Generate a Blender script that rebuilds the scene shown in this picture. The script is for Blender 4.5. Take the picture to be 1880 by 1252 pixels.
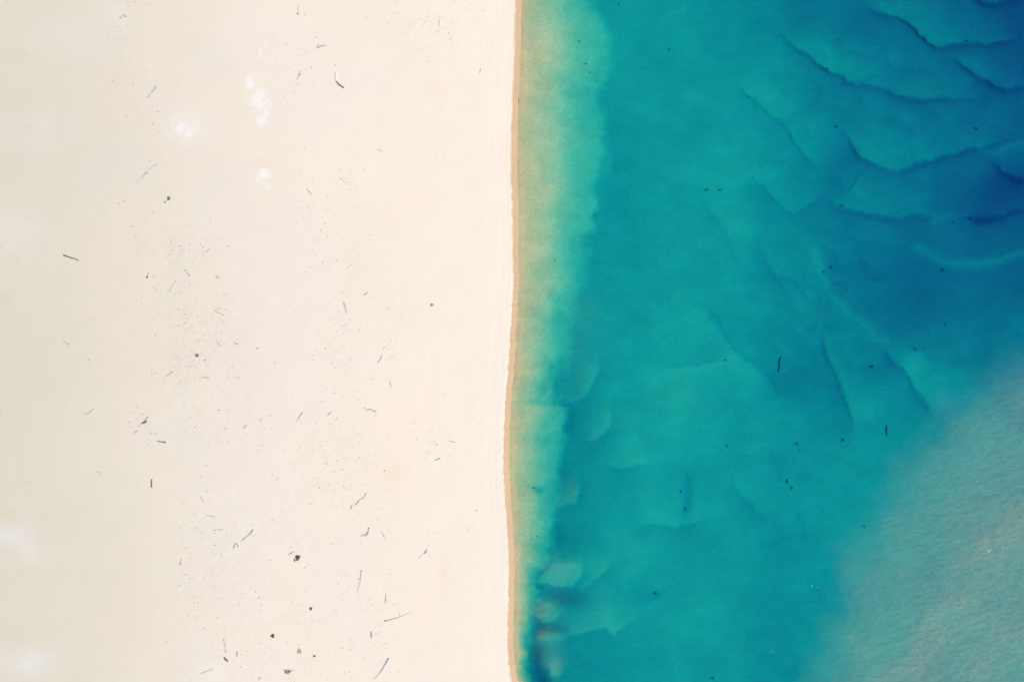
import bpy, bmesh, math, random
import numpy as np
from mathutils import Vector

# ------------------------------------------------------------------ camera, sky, sun, exposure
for o in list(bpy.data.objects):
    bpy.data.objects.remove(o)
scene = bpy.context.scene
COL = scene.collection
H = 125.0                      # height of the drone above the sea, metres
DS = 0.36                      # clear water over sand bars: metres of water per unit of the depth tables below
M = 0.1                        # metres of ground per photo pixel at sea level

cam_d = bpy.data.cameras.new('camera')
cam = bpy.data.objects.new('camera', cam_d)
COL.objects.link(cam)
cam.location = (0, 0, H)
cam.rotation_euler = (0, 0, 0)
cam_d.sensor_fit = 'HORIZONTAL'
cam_d.sensor_width = 36.0
cam_d.lens = 36.0 * H / 188.0
cam_d.clip_start = 1.0
cam_d.clip_end = 20000
scene.camera = cam

SUN_EL, SUN_ROT = 56.0, 118.0   # degrees; rotation clockwise from +Y (up in the photo)
SUN_ANGLE = 14.0
world = bpy.data.worlds.new('World')
scene.world = world
world.use_nodes = True
nt = world.node_tree
nt.nodes.clear()
wo = nt.nodes.new('ShaderNodeOutputWorld')
bg = nt.nodes.new('ShaderNodeBackground')
sky = nt.nodes.new('ShaderNodeTexSky')
sky.sky_type = 'NISHITA'
sky.sun_disc = False
sky.sun_elevation = math.radians(SUN_EL)
sky.sun_rotation = math.radians(SUN_ROT)
sky.air_density = 1.0
sky.dust_density = 3.0
sky.ozone_density = 1.0
bg.inputs['Strength'].default_value = 0.05
nt.links.new(sky.outputs[0], bg.inputs[0])
nt.links.new(bg.outputs[0], wo.inputs[0])

sun_d = bpy.data.lights.new('sun', 'SUN')
sun_d.energy = 1.5
sun_d.angle = math.radians(SUN_ANGLE)
sun_d.color = (1.0, 0.955, 0.9)
sun = bpy.data.objects.new('sun', sun_d)
COL.objects.link(sun)
az = math.radians(SUN_ROT)
el = math.radians(SUN_EL)
sdir = Vector((math.sin(az) * math.cos(el), math.cos(az) * math.cos(el), math.sin(el)))
sun.rotation_euler = sdir.to_track_quat('Z', 'Y').to_euler()
sun.location = (40, -30, 60)

vs = scene.view_settings
vs.view_transform = 'Standard'
vs.look = 'None'
vs.gamma = 1.0
vs.use_curve_mapping = False
vs.exposure = 1.44

# ------------------------------------------------------------------ small helpers
rng = np.random.default_rng(11)
random.seed(5)


def tag(o, label=None, cat=None, group=None, kind=None):
    if label: o['label'] = label
    if cat: o['category'] = cat
    if group: o['group'] = group
    if kind: o['kind'] = kind
    return o


def link(name, me, parent=None):
    o = bpy.data.objects.new(name, me)
    COL.objects.link(o)
    if parent is not None:
        o.parent = parent
    return o


def empty(name, loc):
    o = bpy.data.objects.new(name, None)
    COL.objects.link(o)
    o.location = loc
    o.empty_display_size = 0.3
    return o


def vnoise(x, y, s, seed):
    """smooth value noise, -1..1, cell size s"""
    r = np.random.default_rng(seed)
    t = r.uniform(-1, 1, (256, 256))
    fx = x / s; fy = y / s
    ix = np.floor(fx).astype(int); iy = np.floor(fy).astype(int)
    ux = fx - ix; uy = fy - iy
    ux = ux * ux * ux * (ux * (ux * 6 - 15) + 10); uy = uy * uy * uy * (uy * (uy * 6 - 15) + 10)
    a = t[iy % 256, ix % 256]; b = t[iy % 256, (ix + 1) % 256]
    c = t[(iy + 1) % 256, ix % 256]; d = t[(iy + 1) % 256, (ix + 1) % 256]
    return (a * (1 - ux) + b * ux) * (1 - uy) + (c * (1 - ux) + d * ux) * uy


def fbm(x, y, s, seed, octv=4, gain=0.5):
    v = 0; a = 1.0; n = 0
    for k in range(octv):
        cs, sn = math.cos(0.6 * k + 0.35), math.sin(0.6 * k + 0.35)
        v = v + a * vnoise(x * cs - y * sn + 37 * k, x * sn + y * cs + 91 * k, s / 2 ** k, seed + k)
        n += a; a *= gain
    return v / n


def sstep(a, b, x):
    t = np.clip((x - a) / (b - a), 0, 1)
    return t * t * (3 - 2 * t)


def smooth_line(pts, per=10):
    P = np.array(pts, float)
    P = np.vstack([2 * P[0] - P[1], P, 2 * P[-1] - P[-2]])
    out = []
    for i in range(1, len(P) - 2):
        p0, p1, p2, p3 = P[i - 1], P[i], P[i + 1], P[i + 2]
        for k in range(per):
            t = k / per
            out.append(0.5 * (2 * p1 + (p2 - p0) * t + (2 * p0 - 5 * p1 + 4 * p2 - p3) * t * t
                              + (3 * p1 - p0 - 3 * p2 + p3) * t ** 3))
    out.append(P[-2])
    return np.array(out)


def line_field(X, Y, pts, reach):
    """signed distance (positive to the left of travel, seen in the photo with y down: 'above'
    for a line running rightwards) and 0..1 position along the line; only within reach"""
    L = smooth_line(pts, 6)
    x0, y0 = L.min(0) - reach; x1, y1 = L.max(0) + reach
    m = (X > x0) & (X < x1) & (Y > y0) & (Y < y1)
    idx = np.nonzero(m)
    px = X[idx]; py = Y[idx]
    best = np.full(px.shape, 1e9); sg = np.zeros_like(best); tt = np.zeros_like(best)
    seg = np.hypot(*(L[1:] - L[:-1]).T); cum = np.concatenate([[0], np.cumsum(seg)])
    for i in range(len(L) - 1):
        a = L[i]; d = L[i + 1] - a
        q = d @ d
        if q < 1e-9: continue
        t = np.clip(((px - a[0]) * d[0] + (py - a[1]) * d[1]) / q, 0, 1)
        ex = px - a[0] - t * d[0]; ey = py - a[1] - t * d[1]
        r = ex * ex + ey * ey
        w = r < best
        cr = d[0] * ey - d[1] * ex
        best[w] = r[w]; sg[w] = -np.sign(cr[w]); tt[w] = (cum[i] + t[w] * seg[i]) / cum[-1]
    return idx, np.sqrt(best) * np.where(sg == 0, 1, sg), tt


# ------------------------------------------------------------------ the lie of the land, in photo pixels
SHORE = [(-60, 948), (0, 947), (60, 946), (100, 945), (150, 943.5), (200, 941), (250, 939.5), (300, 938.5), (350, 940.5),
         (400, 942), (475, 941.5), (495, 943), (530, 941.5), (560, 940), (600, 938), (640, 936), (700, 931), (780, 925.5), (850, 924),
         (920, 927.5), (980, 931.5), (1050, 934.5), (1110, 933), (1150, 931.8), (1190, 931.6), (1225, 935), (1252, 940), (1310, 954)]
_sy = np.array([a for a, b in SHORE], float); _sx = np.array([b for a, b in SHORE], float)


def shore0(py):
    v = 0
    for d in (-14, -7, 0, 7, 14):
        v = v + np.interp(np.asarray(py, float) + d, _sy, _sx)
    return v / 5


def shore(py):
    py = np.asarray(py, float)
    z = py * 0
    rag = 0.35 + 0.65 * sstep(440, 500, py)
    return shore0(py) + rag * (0.9 * vnoise(z, py, 9, 3) + 0.6 * vnoise(z, py, 4, 4))


# outer edge of the pale shallows
EDGE = [(-60, 1060), (0, 1086), (30, 1100), (60, 1114), (100, 1120), (125, 1116), (150, 1096), (180, 1086), (215, 1098), (260, 1105), (310, 1103),
        (350, 1092), (390, 1080), (430, 1081), (470, 1072), (520, 1062), (560, 1048), (600, 1042), (640, 1034), (700, 1018), (740, 1012), (748, 1034),
        (790, 1028), (850, 1024), (900, 1017), (950, 1016), (1000, 1006), (1050, 988), (1100, 981), (1150, 975), (1200, 970), (1230, 974), (1252, 981), (1310, 1000)]
_ey = np.array([a for a, b in EDGE], float); _ex = np.array([b for a, b in EDGE], float)
SOFT = [(0, 30), (200, 24), (400, 18), (520, 44), (640, 34), (760, 18), (1000, 16), (1060, 10), (1252, 9)]

DEPTH_PTS = [  # x, y, metres of water
    (1130, 30, 1.75), (1150, 150, 1.75), (1150, 260, 1.85), (1160, 330, 1.9), (1150, 450, 1.82), (1150, 580, 1.78), (1100, 480, 1.85), (1080, 560, 1.8), (1060, 640, 1.9),
    (1060, 780, 2.05), (1045, 860, 2.1), (1060, 960, 2.05), (1110, 940, 1.9), (1150, 760, 1.72), (1200, 850, 1.66), (1110, 880, 1.9), (1240, 60, 1.72), (1250, 200, 1.75), (1260, 320, 1.72),
    (1250, 450, 1.7), (1250, 600, 1.66), (1230, 720, 1.64), (1150, 1020, 1.7), (1130, 1110, 1.7), (1070, 1110, 1.95), (1090, 1200, 1.98), (1180, 1200, 1.85), (1230, 1030, 1.72),
    (1270, 1130, 1.72), (1330, 1220, 1.9), (1410, 1160, 2.05), (1400, 1240, 2.1), (1440, 1060, 2.05), (1480, 1120, 2.1), (1500, 1010, 2.1), (1300, 900, 1.75), (1350, 1000, 1.8), (1400, 960, 2.0),
    (1300, 780, 1.68), (1350, 680, 1.75), (1380, 830, 1.9), (1440, 850, 2.15), (1460, 930, 2.1), (1550, 880, 2.0), (1560, 960, 1.95), (1340, 550, 1.78), (1340, 420, 1.75), (1330, 300, 1.75), (1340, 180, 1.85),
    (1340, 60, 1.95), (1390, 30, 2.2), (1420, 140, 1.95), (1430, 220, 1.95), (1460, 330, 1.95), (1430, 440, 2.0), (1470, 480, 2.1), (1440, 560, 1.95), (1440, 650, 2.15), (1480, 690, 2.55), (1500, 740, 2.5), (1530, 780, 2.35),
    (1480, 780, 2.1), (1590, 760, 2.1), (1600, 840, 2.0), (1650, 800, 2.0), (1590, 690, 2.55), (1560, 640, 2.5), (1610, 640, 2.6), (1640, 720, 2.2), (1690, 680, 2.1), (1740, 690, 2.1), (1760, 640, 2.35),
    (1480, 20, 2.5), (1560, 50, 2.6), (1540, 105, 2.0), (1600, 120, 2.35), (1630, 70, 2.55), (1700, 60, 2.4), (1690, 20, 2.7), (1760, 40, 3.2), (1830, 45, 3.6), (1865, 60, 4.2),
    (1720, 120, 2.7), (1780, 110, 2.9), (1840, 130, 3.7), (1870, 120, 4.0), (1690, 165, 2.45), (1760, 170, 2.7), (1560, 200, 2.1), (1640, 215, 2.2), (1720, 210, 2.45), (1800, 205, 2.9), (1860, 192, 2.7), (1866, 98, 2.8), (1875, 180, 2.8), (1870, 266, 2.6), (1862, 384, 2.9),
    (1600, 260, 2.15), (1680, 270, 2.5), (1750, 250, 2.9), (1820, 240, 3.1), (1872, 238, 3.6), (1850, 215, 2.9), (1500, 260, 2.0), (1560, 330, 2.3), (1620, 340, 2.4), (1700, 330, 2.7), (1760, 310, 2.6), (1800, 300, 2.6), (1850, 290, 3.6), (1875, 315, 4.4),
    (1560, 365, 2.15), (1640, 375, 2.6), (1720, 370, 3.0), (1780, 360, 3.9), (1825, 352, 5.2), (1870, 362, 5.0), (1790, 385, 3.6), (1815, 385, 4.2), (1870, 395, 3.6), (1540, 420, 2.2), (1620, 430, 2.2), (1690, 420, 2.35),
    (1740, 435, 2.7), (1800, 440, 3.0), (1860, 430, 3.0), (1560, 500, 2.35), (1620, 480, 2.5), (1680, 480, 3.0), (1720, 500, 3.1), (1690, 540, 2.95), (1740, 540, 2.7), (1800, 510, 2.9), (1860, 510, 3.0),
    (1820, 560, 2.6), (1780, 590, 2.45), (1870, 570, 2.45), (1860, 620, 2.3), (1600, 545, 2.55), (1540, 590, 2.25), (1690, 610, 2.35), (1650, 580, 2.6),
    (1720, 900, 2.0), (1800, 800, 2.1), (1870, 900, 2.3), (1650, 1000, 1.95), (1750, 1050, 2.1), (1850, 1100, 2.0), (1600, 1150, 1.9), (1700, 1220, 2.1), (1860, 1230, 1.9), (1550, 1240, 1.95)]

# sand waves under water: crest lines (steep face, dark trough on it); name of fields: points, trough depth, crest lift, trough width, crest reach, side of the crest
RIDGES = [
    ([(1400, 30), (1415, 49), (1459, 87), (1484, 102), (1512, 125), (1543, 143), (1579, 156), (1625, 166), (1656, 178), (1707, 180), (1771, 185), (1799, 183), (1816, 170)], 1.15, .25, 6, 45, 1),
    ([(1562, -12), (1574, 0), (1594, 19), (1622, 28), (1650, 36), (1671, 49), (1689, 69), (1707, 83), (1730, 87), (1748, 82), (1771, 78), (1819, 78), (1855, 74), (1890, 56)], 1.4, .35, 6, 45, 1),
    ([(1775, -10), (1799, 9), (1822, 13), (1850, 9), (1885, -6)], 1.8, .3, 7, 30, 1),
    ([(1616, 90), (1620, 98), (1635, 115), (1658, 125), (1694, 135), (1727, 143)], .45, .1, 6, 30, 1),
    ([(1742, 98), (1763, 125), (1783, 139), (1806, 153), (1824, 164), (1847, 167), (1890, 157)], 2.0, .35, 7, 34, 1),
    ([(1520, 215), (1546, 245), (1564, 276), (1584, 296), (1612, 310), (1638, 317), (1663, 312), (1681, 302), (1719, 291), (1758, 284), (1788, 272), (1829, 261), (1890, 248)], 1.25, .3, 8, 60, 1),
    ([(1330, 145), (1370, 180), (1400, 202), (1433, 235), (1451, 258), (1472, 286), (1500, 312), (1514, 325)], .5, .14, 6, 60, 1),
    ([(1806, 286), (1824, 307), (1829, 315), (1855, 329), (1890, 340)], 2.0, .2, 8, 25, 1),
    ([(1518, 350), (1525, 369), (1538, 379), (1564, 389), (1594, 396), (1630, 399), (1668, 398), (1712, 398), (1730, 394)], .85, .3, 9, 50, 1),
    ([(1735, 393), (1755, 396), (1783, 402), (1822, 398), (1850, 388), (1890, 372)], 1.6, .1, 9, 25, 1),
    ([(1360, 310), (1405, 353), (1426, 374), (1446, 389), (1461, 393), (1472, 382), (1487, 371), (1514, 366)], .5, .12, 4, 30, 1),
    ([(1611, 628), (1625, 653), (1638, 669), (1656, 681), (1671, 712), (1684, 732), (1699, 755), (1711, 780)], .65, .25, 9, 45, 1),
    ([(1500, 600), (1520, 658), (1535, 704), (1548, 740), (1558, 768), (1568, 796)], .35, .25, 10, 50, 1),
    ([(1570, 470), (1576, 481), (1589, 499), (1604, 509), (1632, 514)], .4, .1, 7, 30, -1),
    ([(1405, 480), (1423, 502), (1446, 512), (1466, 532), (1484, 550), (1504, 563)], .5, .1, 5, 30, 1),
    ([(1265, 540), (1320, 600), (1345, 632), (1367, 656), (1395, 681), (1410, 694), (1428, 720), (1449, 725), (1463, 740)], .5, .1, 6, 35, -1),
    ([(1650, 638), (1656, 635), (1676, 633), (1694, 639), (1704, 653), (1708, 675)], .45, .12, 6, 25, -1),
    ([(1335, 860), (1345, 890), (1365, 920), (1395, 945), (1420, 940)], .3, .1, 6, 30, 1),
    ([(1410, 820), (1420, 837), (1431, 863), (1443, 885)], .4, .0, 6, 20, 1),
    ([(1464, 874), (1474, 880), (1486, 872), (1494, 862)], .4, .0, 4, 20, 1),
    ([(1385, 990), (1400, 996), (1420, 993), (1438, 980)], .4, .0, 6, 20, 1),
    ([(1455, 930), (1466, 952), (1474, 975), (1482, 996)], .45, .0, 7, 20, 1),
    ([(1105, 852), (1119, 858), (1137, 864), (1163, 862), (1199, 853)], .3, .14, 4, 35, 1),
    ([(1205, 684), (1214, 681), (1247, 675), (1275, 671), (1298, 665), (1335, 661)], .3, .1, 4, 20, -1),
    ([(1155, 962), (1163, 965), (1199, 964), (1240, 970), (1260, 961), (1308, 955)], .35, .14, 6, 30, 1),
    ([(1258, 858), (1255, 890), (1254, 910), (1258, 930), (1264, 955)], .3, .0, 8, 20, 1),
    ([(1270, 340), (1320, 420), (1365, 500)], .16, .08, 10, 60, 1),
    ([(1380, 430), (1410, 490), (1450, 560), (1495, 620)], .25, .1, 10, 50, 1),
]
LOBES = [  # tongues of sand and silt pushed off the beach: outer edge, lift, length of the tongue, silt
    ([(1022, 750), (1035, 745), (1048, 739), (1066, 730), (1076, 717), (1086, 699), (1097, 672), (1104, 640)], .42, 34, .006),
    ([(1062, 800), (1078, 812), (1091, 813), (1104, 799), (1118, 786), (1123, 763), (1116, 735)], .42, 28, .012),
    ([(1006, 934), (1017, 934), (1035, 929), (1053, 922), (1062, 900), (1064, 870)], .40, 34, .03),
    ([(978, 1056), (984, 1070), (1004, 1074), (1022, 1078), (1043, 1074), (1058, 1062), (1068, 1040), (1072, 1015)], .75, 40, .015),
    ([(1054, 1086), (1060, 1081), (1073, 1074), (1094, 1060), (1116, 1040), (1130, 1020)], .35, 34, .0),
    ([(974, 1122), (979, 1134), (997, 1140), (1015, 1134), (1034, 1115)], .75, 24, .02),
    ([(996, 1200), (1017, 1182), (1032, 1175), (1045, 1167), (1063, 1163), (1107, 1153), (1124, 1165), (1142, 1154), (1165, 1136), (1184, 1112)], .36, 42, .02),
    ([(1000, 1238), (1014, 1242), (1028, 1236), (1034, 1222)], .4, 18, .02),
]
CRESTS = [  # narrow pale bars: points, lift, width
    ([(1664, 445), (1676, 453), (1702, 466), (1732, 479), (1758, 481), (1799, 484), (1835, 477), (1860, 466), (1890, 456)], .75, 10),
    ([(1483, 440), (1489, 458), (1507, 499), (1518, 527), (1535, 555), (1564, 576), (1594, 601), (1622, 624), (1630, 640)], .45, 10),
    ([(1700, 412), (1720, 400), (1745, 394), (1770, 404), (1783, 412)], .5, 8),
    ([(1790, 268), (1829, 271), (1890, 262)], .6, 12),
]
POOLS = [(1003, 1110, 22, 16, -.55), (1009, 1168, 17, 15, -.55), (1013, 1220, 14, 16, -.55),  # dark hollows: x, y, rx, ry, extra depth
    (988, 1150, 10, 22, .85), (983, 1205, 11, 30, .95), (992, 1250, 14, 26, 1.3), (1012, 1095, 20, 12, .5), (1035, 1096, 22, 15, .55), (1060, 1100, 18, 15, .3),
    (1018, 1152, 16, 10, .8), (1260, 915, 12, 34, .50), (1203, 1088, 9, 8, .3), (1180, 1090, 24, 18, .3), (1395, 1200, 40, 60, .15), (1015, 715, 5, 20, .5), (1000, 741, 30, 5, .12),
    (985, 896, 8, 6, .45), (982, 803, 22, 9, .12), (995, 806, 6, 18, .10), (1040, 770, 12, 30, .2), (1030, 860, 10, 40, .25), (1025, 985, 12, 30, .35), (1012, 915, 6, 10, .35), (1050, 690, 14, 40, .15)]

GLINT = [(1960, 600), (1880, 645), (1845, 663), (1809, 689), (1783, 715), (1750, 735), (1722, 758), (1709, 796), (1671, 830), (1640, 855), (1620, 896), (1594, 940),  # outline of a pale surface glint, put into the water's colour
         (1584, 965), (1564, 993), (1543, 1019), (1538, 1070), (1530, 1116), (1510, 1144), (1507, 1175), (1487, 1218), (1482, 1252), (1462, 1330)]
BAND = [(1960, 800), (1880, 935), (1840, 985), (1800, 1025), (1765, 1085), (1710, 1160), (1650, 1230), (1610, 1310)]  # warm streak within the painted glint
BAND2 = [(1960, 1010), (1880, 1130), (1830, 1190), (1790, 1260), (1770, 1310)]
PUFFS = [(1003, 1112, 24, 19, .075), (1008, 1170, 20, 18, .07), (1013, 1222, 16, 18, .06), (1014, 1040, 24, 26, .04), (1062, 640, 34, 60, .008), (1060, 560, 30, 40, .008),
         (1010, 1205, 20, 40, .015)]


def depth_at(X, Y):
    """water depth (m) below photo pixel X, Y; negative on land"""
    sx = shore0(Y)
    wl = shore(Y) + 12.0 + 3.0 * vnoise(X * 0, Y, 46, 8) + 1.4 * vnoise(X * 0, Y, 13, 9)
    u = X - wl
    # open-water base
    num = np.zeros_like(X); den = np.zeros_like(X) + 1e-9
    for x, y, d in DEPTH_PTS:
        r2 = (X - x) ** 2 + (Y - y) ** 2
        w = np.exp(-r2 / (2 * 24 ** 2)) + 0.02 * np.exp(-r2 / (2 * 95 ** 2)) + 1e-5 / (1 + r2 / 1e5)
        num += w * d; den += w
    D = num / den
    up = 1 - sstep(650, 850, Y)
    D = 1.36 + (D - 1.66) * np.where(D > 1.66, 1.0 + .2 * up - .25 * (1 - up), 1.0)
    # a general set of lesser sand waves facing down and left, overlapping like scales
    w1 = fbm(X, Y, 150, 201, 3); w2 = fbm(X, Y, 60, 205, 2)
    ph = (-.42 * X + .9 * Y) / 62.0 + 1.5 * w1 + .45 * np.abs(w2) * 2
    fr = ph - np.floor(ph)
    saw = .5 - fr + sstep(.88, 1.0, fr)
    am = sstep(1330, 1560, X) * (1 - sstep(600, 800, Y)) * (.55 + .6 * vnoise(X, Y, 120, 209)) * .38 + .07 * sstep(1150, 1300, X)
    D = D + np.clip(am, 0, 1) * saw + .40 * sstep(1380, 1560, X) * (1 - sstep(520, 700, Y))
    D = np.where(D > 2.7, 2.7 + (D - 2.7) * .62, D)
    D = D - .12 * sstep(-60, 120, X - np.interp(Y, [p[1] for p in GLINT], [p[0] for p in GLINT])) * (Y > 600)  # bed raised under the painted glint to lighten it
    D = D + 0.20 * fbm(X * .8 - Y * .5, Y * .8 + X * .5, 90, 21, 4) + 0.05 * fbm(X * 0.6 + Y * 0.3, Y, 26, 25, 3)
    wx = 5 * vnoise(X, Y, 38, 61) + 2.2 * vnoise(X, Y, 13, 62)
    wy = 5 * vnoise(X, Y, 42, 63) + 2.2 * vnoise(X, Y, 14, 64)
    Xw, Yw = X + wx, Y + wy
    for pts, td, lift, tw, reach, side in RIDGES:
        idx, s, t = line_field(Xw, Yw, pts, reach * 2.6 + 40)
        s = s * side
        ends = sstep(0, .30, t) * sstep(0, .26, 1 - t)
        s = s + 1.6 * vnoise(X[idx], Y[idx], 7, 66)
        near = np.abs(s)
        var = 0.75 + 0.35 * vnoise(X[idx], Y[idx], 45, 71)
        thin = np.where(s < 0, np.exp(-(near / (tw * .75)) ** 2), np.exp(-(near / (tw * 1.25)) ** 1.5))
        D[idx] += 0.60 * td * var * ends * thin
        e2 = sstep(0, .22, t) * sstep(0, .20, 1 - t)
        step = sstep(-2.0, tw * .9, s)
        L = 1.9 * lift + .14 * td
        D[idx] -= L * e2 * step * np.exp(-np.maximum(s, 0) / (1.3 * reach))
        D[idx] += .45 * L * e2 * (1 - step) * np.exp(-near / 26.0)
    for pts, lift, reach, sl in LOBES:
        idx, s, t = line_field(Xw, Yw, pts, reach * 3)
        e2 = sstep(0, .2, t) * sstep(0, .35, 1 - t)
        s = s + 1.5 * vnoise(X[idx], Y[idx], 6, 67) + 2.0 * vnoise(X[idx], Y[idx], 14, 68)
        D[idx] -= 1.15 * lift * e2 * sstep(-2.0, 4.5, s) * np.exp(-np.maximum(s, 0) / reach)
        D[idx] += .6 * lift * e2 * np.where(s < 0, np.exp(s / 12.0), 1) * (1 - sstep(-2.0, 3.5, s))
    for pts, lift, w in CRESTS:
        idx, s, t = line_field(Xw, Yw, pts, w * 4)
        D[idx] -= lift * sstep(0, .12, t) * sstep(0, .06, 1 - t) * np.exp(-(s / w) ** 2)
    # shallows along the beach
    ex = np.interp(Y, _ey, _ex) + 7.0 * vnoise(X, Y, 34, 30) + 6.0 * vnoise(X, Y, 16, 31) + 4.0 * vnoise(X, Y, 7, 32)
    so = np.interp(Y, [a for a, b in SOFT], [b for a, b in SOFT])
    wid = np.maximum(ex - wl, 12)
    f = np.clip(u / wid, 0, 1.6)
    sh = 0.03 * np.clip(u, 0, 12) / 12 + 0.50 * f ** 1.05 + 0.36 * sstep(.35, 1.0, f)
    sh = sh + 0.12 * fbm(X, Y, 40, 41, 4) * np.clip(f * 2, 0, 1)
    sh = sh + 0.03 * vnoise(X * 1.3 + Y * .3, Y, 9, 43) * np.clip(f * 3, 0, 1)
    k = sstep(-so * .35, so * .65, X - ex)
    D = sh * (1 - k) + D * k
    for x, y, rx, ry, d in POOLS:
        q = ((Xw - x) / rx) ** 2 + ((Yw - y) / ry) ** 2
        D = D + d * np.exp(-q)
    D = np.maximum(D, 1.0 * np.clip(k * 1.6, 0, 1))
    D = D * np.clip(u / 10, 0, 1)
    return D, u, k


def silt_glint_at(X, Y):  # share of pale diffuse colour: nearshore silt plus the painted glint
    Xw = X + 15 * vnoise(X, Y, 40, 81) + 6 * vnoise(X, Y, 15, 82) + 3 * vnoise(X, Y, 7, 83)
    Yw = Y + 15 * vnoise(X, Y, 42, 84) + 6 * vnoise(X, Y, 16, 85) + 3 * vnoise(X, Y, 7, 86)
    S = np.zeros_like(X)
    # inside the surface glint, painted as a pale diffuse share
    L = np.array(GLINT, float)
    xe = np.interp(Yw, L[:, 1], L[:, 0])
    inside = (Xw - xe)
    idx, s, t = line_field(Xw, Yw, GLINT, 2500)
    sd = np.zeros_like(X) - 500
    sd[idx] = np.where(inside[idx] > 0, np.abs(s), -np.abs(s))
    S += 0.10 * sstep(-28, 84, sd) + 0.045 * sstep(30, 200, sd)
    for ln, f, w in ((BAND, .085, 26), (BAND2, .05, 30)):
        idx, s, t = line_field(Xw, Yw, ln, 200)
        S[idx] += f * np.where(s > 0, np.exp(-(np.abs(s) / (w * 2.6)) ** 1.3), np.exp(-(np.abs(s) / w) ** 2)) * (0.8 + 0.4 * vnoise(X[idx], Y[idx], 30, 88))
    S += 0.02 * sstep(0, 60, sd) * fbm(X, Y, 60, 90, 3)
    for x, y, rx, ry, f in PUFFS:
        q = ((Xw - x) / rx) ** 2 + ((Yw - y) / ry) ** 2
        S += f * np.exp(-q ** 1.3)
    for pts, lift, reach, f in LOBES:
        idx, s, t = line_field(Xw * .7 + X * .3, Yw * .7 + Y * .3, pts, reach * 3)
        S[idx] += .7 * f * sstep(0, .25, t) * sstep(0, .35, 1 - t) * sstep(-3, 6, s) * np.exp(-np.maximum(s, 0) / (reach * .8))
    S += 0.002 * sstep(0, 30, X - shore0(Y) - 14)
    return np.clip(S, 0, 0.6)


def land_z(X, Y):
    """height of the sand (m) on land"""
    u = X - shore(Y)
    z = 0.38 + 0.62 * sstep(0.0, 4.0, -u) + 0.10 * sstep(3, 60, -u) + 0.25 * sstep(60, 600, -u)
    z = z + (0.035 * fbm(X, Y, 70, 51, 4) + 0.016 * fbm(X, Y, 22, 55, 3)) * sstep(4, 40, -u)
    # old swash lines parallel to the water
    a = sstep(4, 14, -u) * (1 - sstep(30, 60, -u))
    z = z + a * 0.013 * vnoise(u * 1.0 + 3 * vnoise(X, Y, 60, 57), Y * 0.06, 5.0, 58)
    return z


def P3(px, py, z):
    """point at height z that stands under photo pixel (px, py)"""
    k = (H - z) / H
    return np.stack([(px - 940.0) * M * k, (626.0 - py) * M * k, z + 0 * px], -1)


def sand_point(px, py):
    z = float(land_z(np.array([px], float), np.array([py], float))[0])
    return Vector(P3(np.array([px], float), np.array([py], float), z)[0]), z


# ------------------------------------------------------------------ grid meshes
def grid_object(name, P, attrs, mat, kind='structure'):
    R, C = P.shape[:2]
    me = bpy.data.meshes.new(name)
    me.vertices.add(R * C)
    me.vertices.foreach_set('co', P.reshape(-1).astype(np.float32))
    i = np.arange(R - 1)[:, None] * C + np.arange(C - 1)[None, :]
    q = np.stack([i, i + C, i + C + 1, i + 1], -1).reshape(-1, 4)   # rows run downwards: faces look up
    n = len(q)
    me.loops.add(n * 4); me.polygons.add(n)
    me.loops.foreach_set('vertex_index', q.reshape(-1).astype(np.int32))
    me.polygons.foreach_set('loop_start', (np.arange(n) * 4).astype(np.int32))
    me.update(calc_edges=True)
    me.polygons.foreach_set('use_smooth', np.ones(n, dtype=bool))
    for an, v in attrs.items():
        if v.ndim == 3:
            a = me.attributes.new(an, 'FLOAT_COLOR', 'POINT')
            a.data.foreach_set('color', np.concatenate([v, np.ones(v.shape[:2] + (1,))], -1).reshape(-1).astype(np.float32))
        else:
            a = me.attributes.new(an, 'FLOAT', 'POINT')
            a.data.foreach_set('value', v.reshape(-1).astype(np.float32))
    me.materials.append(mat)
    me.validate()
    o = link(name, me)
    o['kind'] = kind
    return o


# ------------------------------------------------------------------ materials
def new_mat(name):
    m = bpy.data.materials.new(name)
    m.use_nodes = True
    n = m.node_tree.nodes
    n.clear()
    return m, n, m.node_tree.links


def nd(n, t, **kw):
    x = n.new(t)
    for k, v in kw.items():
        setattr(x, k, v)
    return x


def noise(n, l, vec, scale, detail=4, rough=0.55):
    t = nd(n, 'ShaderNodeTexNoise')
    t.inputs['Scale'].default_value = scale
    t.inputs['Detail'].default_value = detail
    t.inputs['Roughness'].default_value = rough
    if vec is not None:
        l.new(vec, t.inputs['Vector'])
    return t.outputs['Fac']


def mapping(n, l, src, scale=(1, 1, 1), rot=0):
    m = nd(n, 'ShaderNodeMapping')
    m.inputs['Scale'].default_value = scale
    m.inputs['Rotation'].default_value = (0, 0, rot)
    l.new(src, m.inputs['Vector'])
    return m.outputs[0]


def ramp(n, l, src, stops):
    r = nd(n, 'ShaderNodeMapRange')
    r.inputs['From Min'].default_value = stops[0]
    r.inputs['From Max'].default_value = stops[1]
    r.inputs['To Min'].default_value = stops[2]
    r.inputs['To Max'].default_value = stops[3]
    l.new(src, r.inputs['Value'])
    return r.outputs[0]


def mul_color(n, l, col, fac):
    v = nd(n, 'ShaderNodeVectorMath', operation='SCALE')
    l.new(col, v.inputs[0]); l.new(fac, v.inputs['Scale'])
    return v.outputs[0]


def math2(n, l, op, a, b):
    m = nd(n, 'ShaderNodeMath', operation=op)
    for i, v in enumerate((a, b)):
        if isinstance(v, (int, float)): m.inputs[i].default_value = v
        else: l.new(v, m.inputs[i])
    return m.outputs[0]


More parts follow.
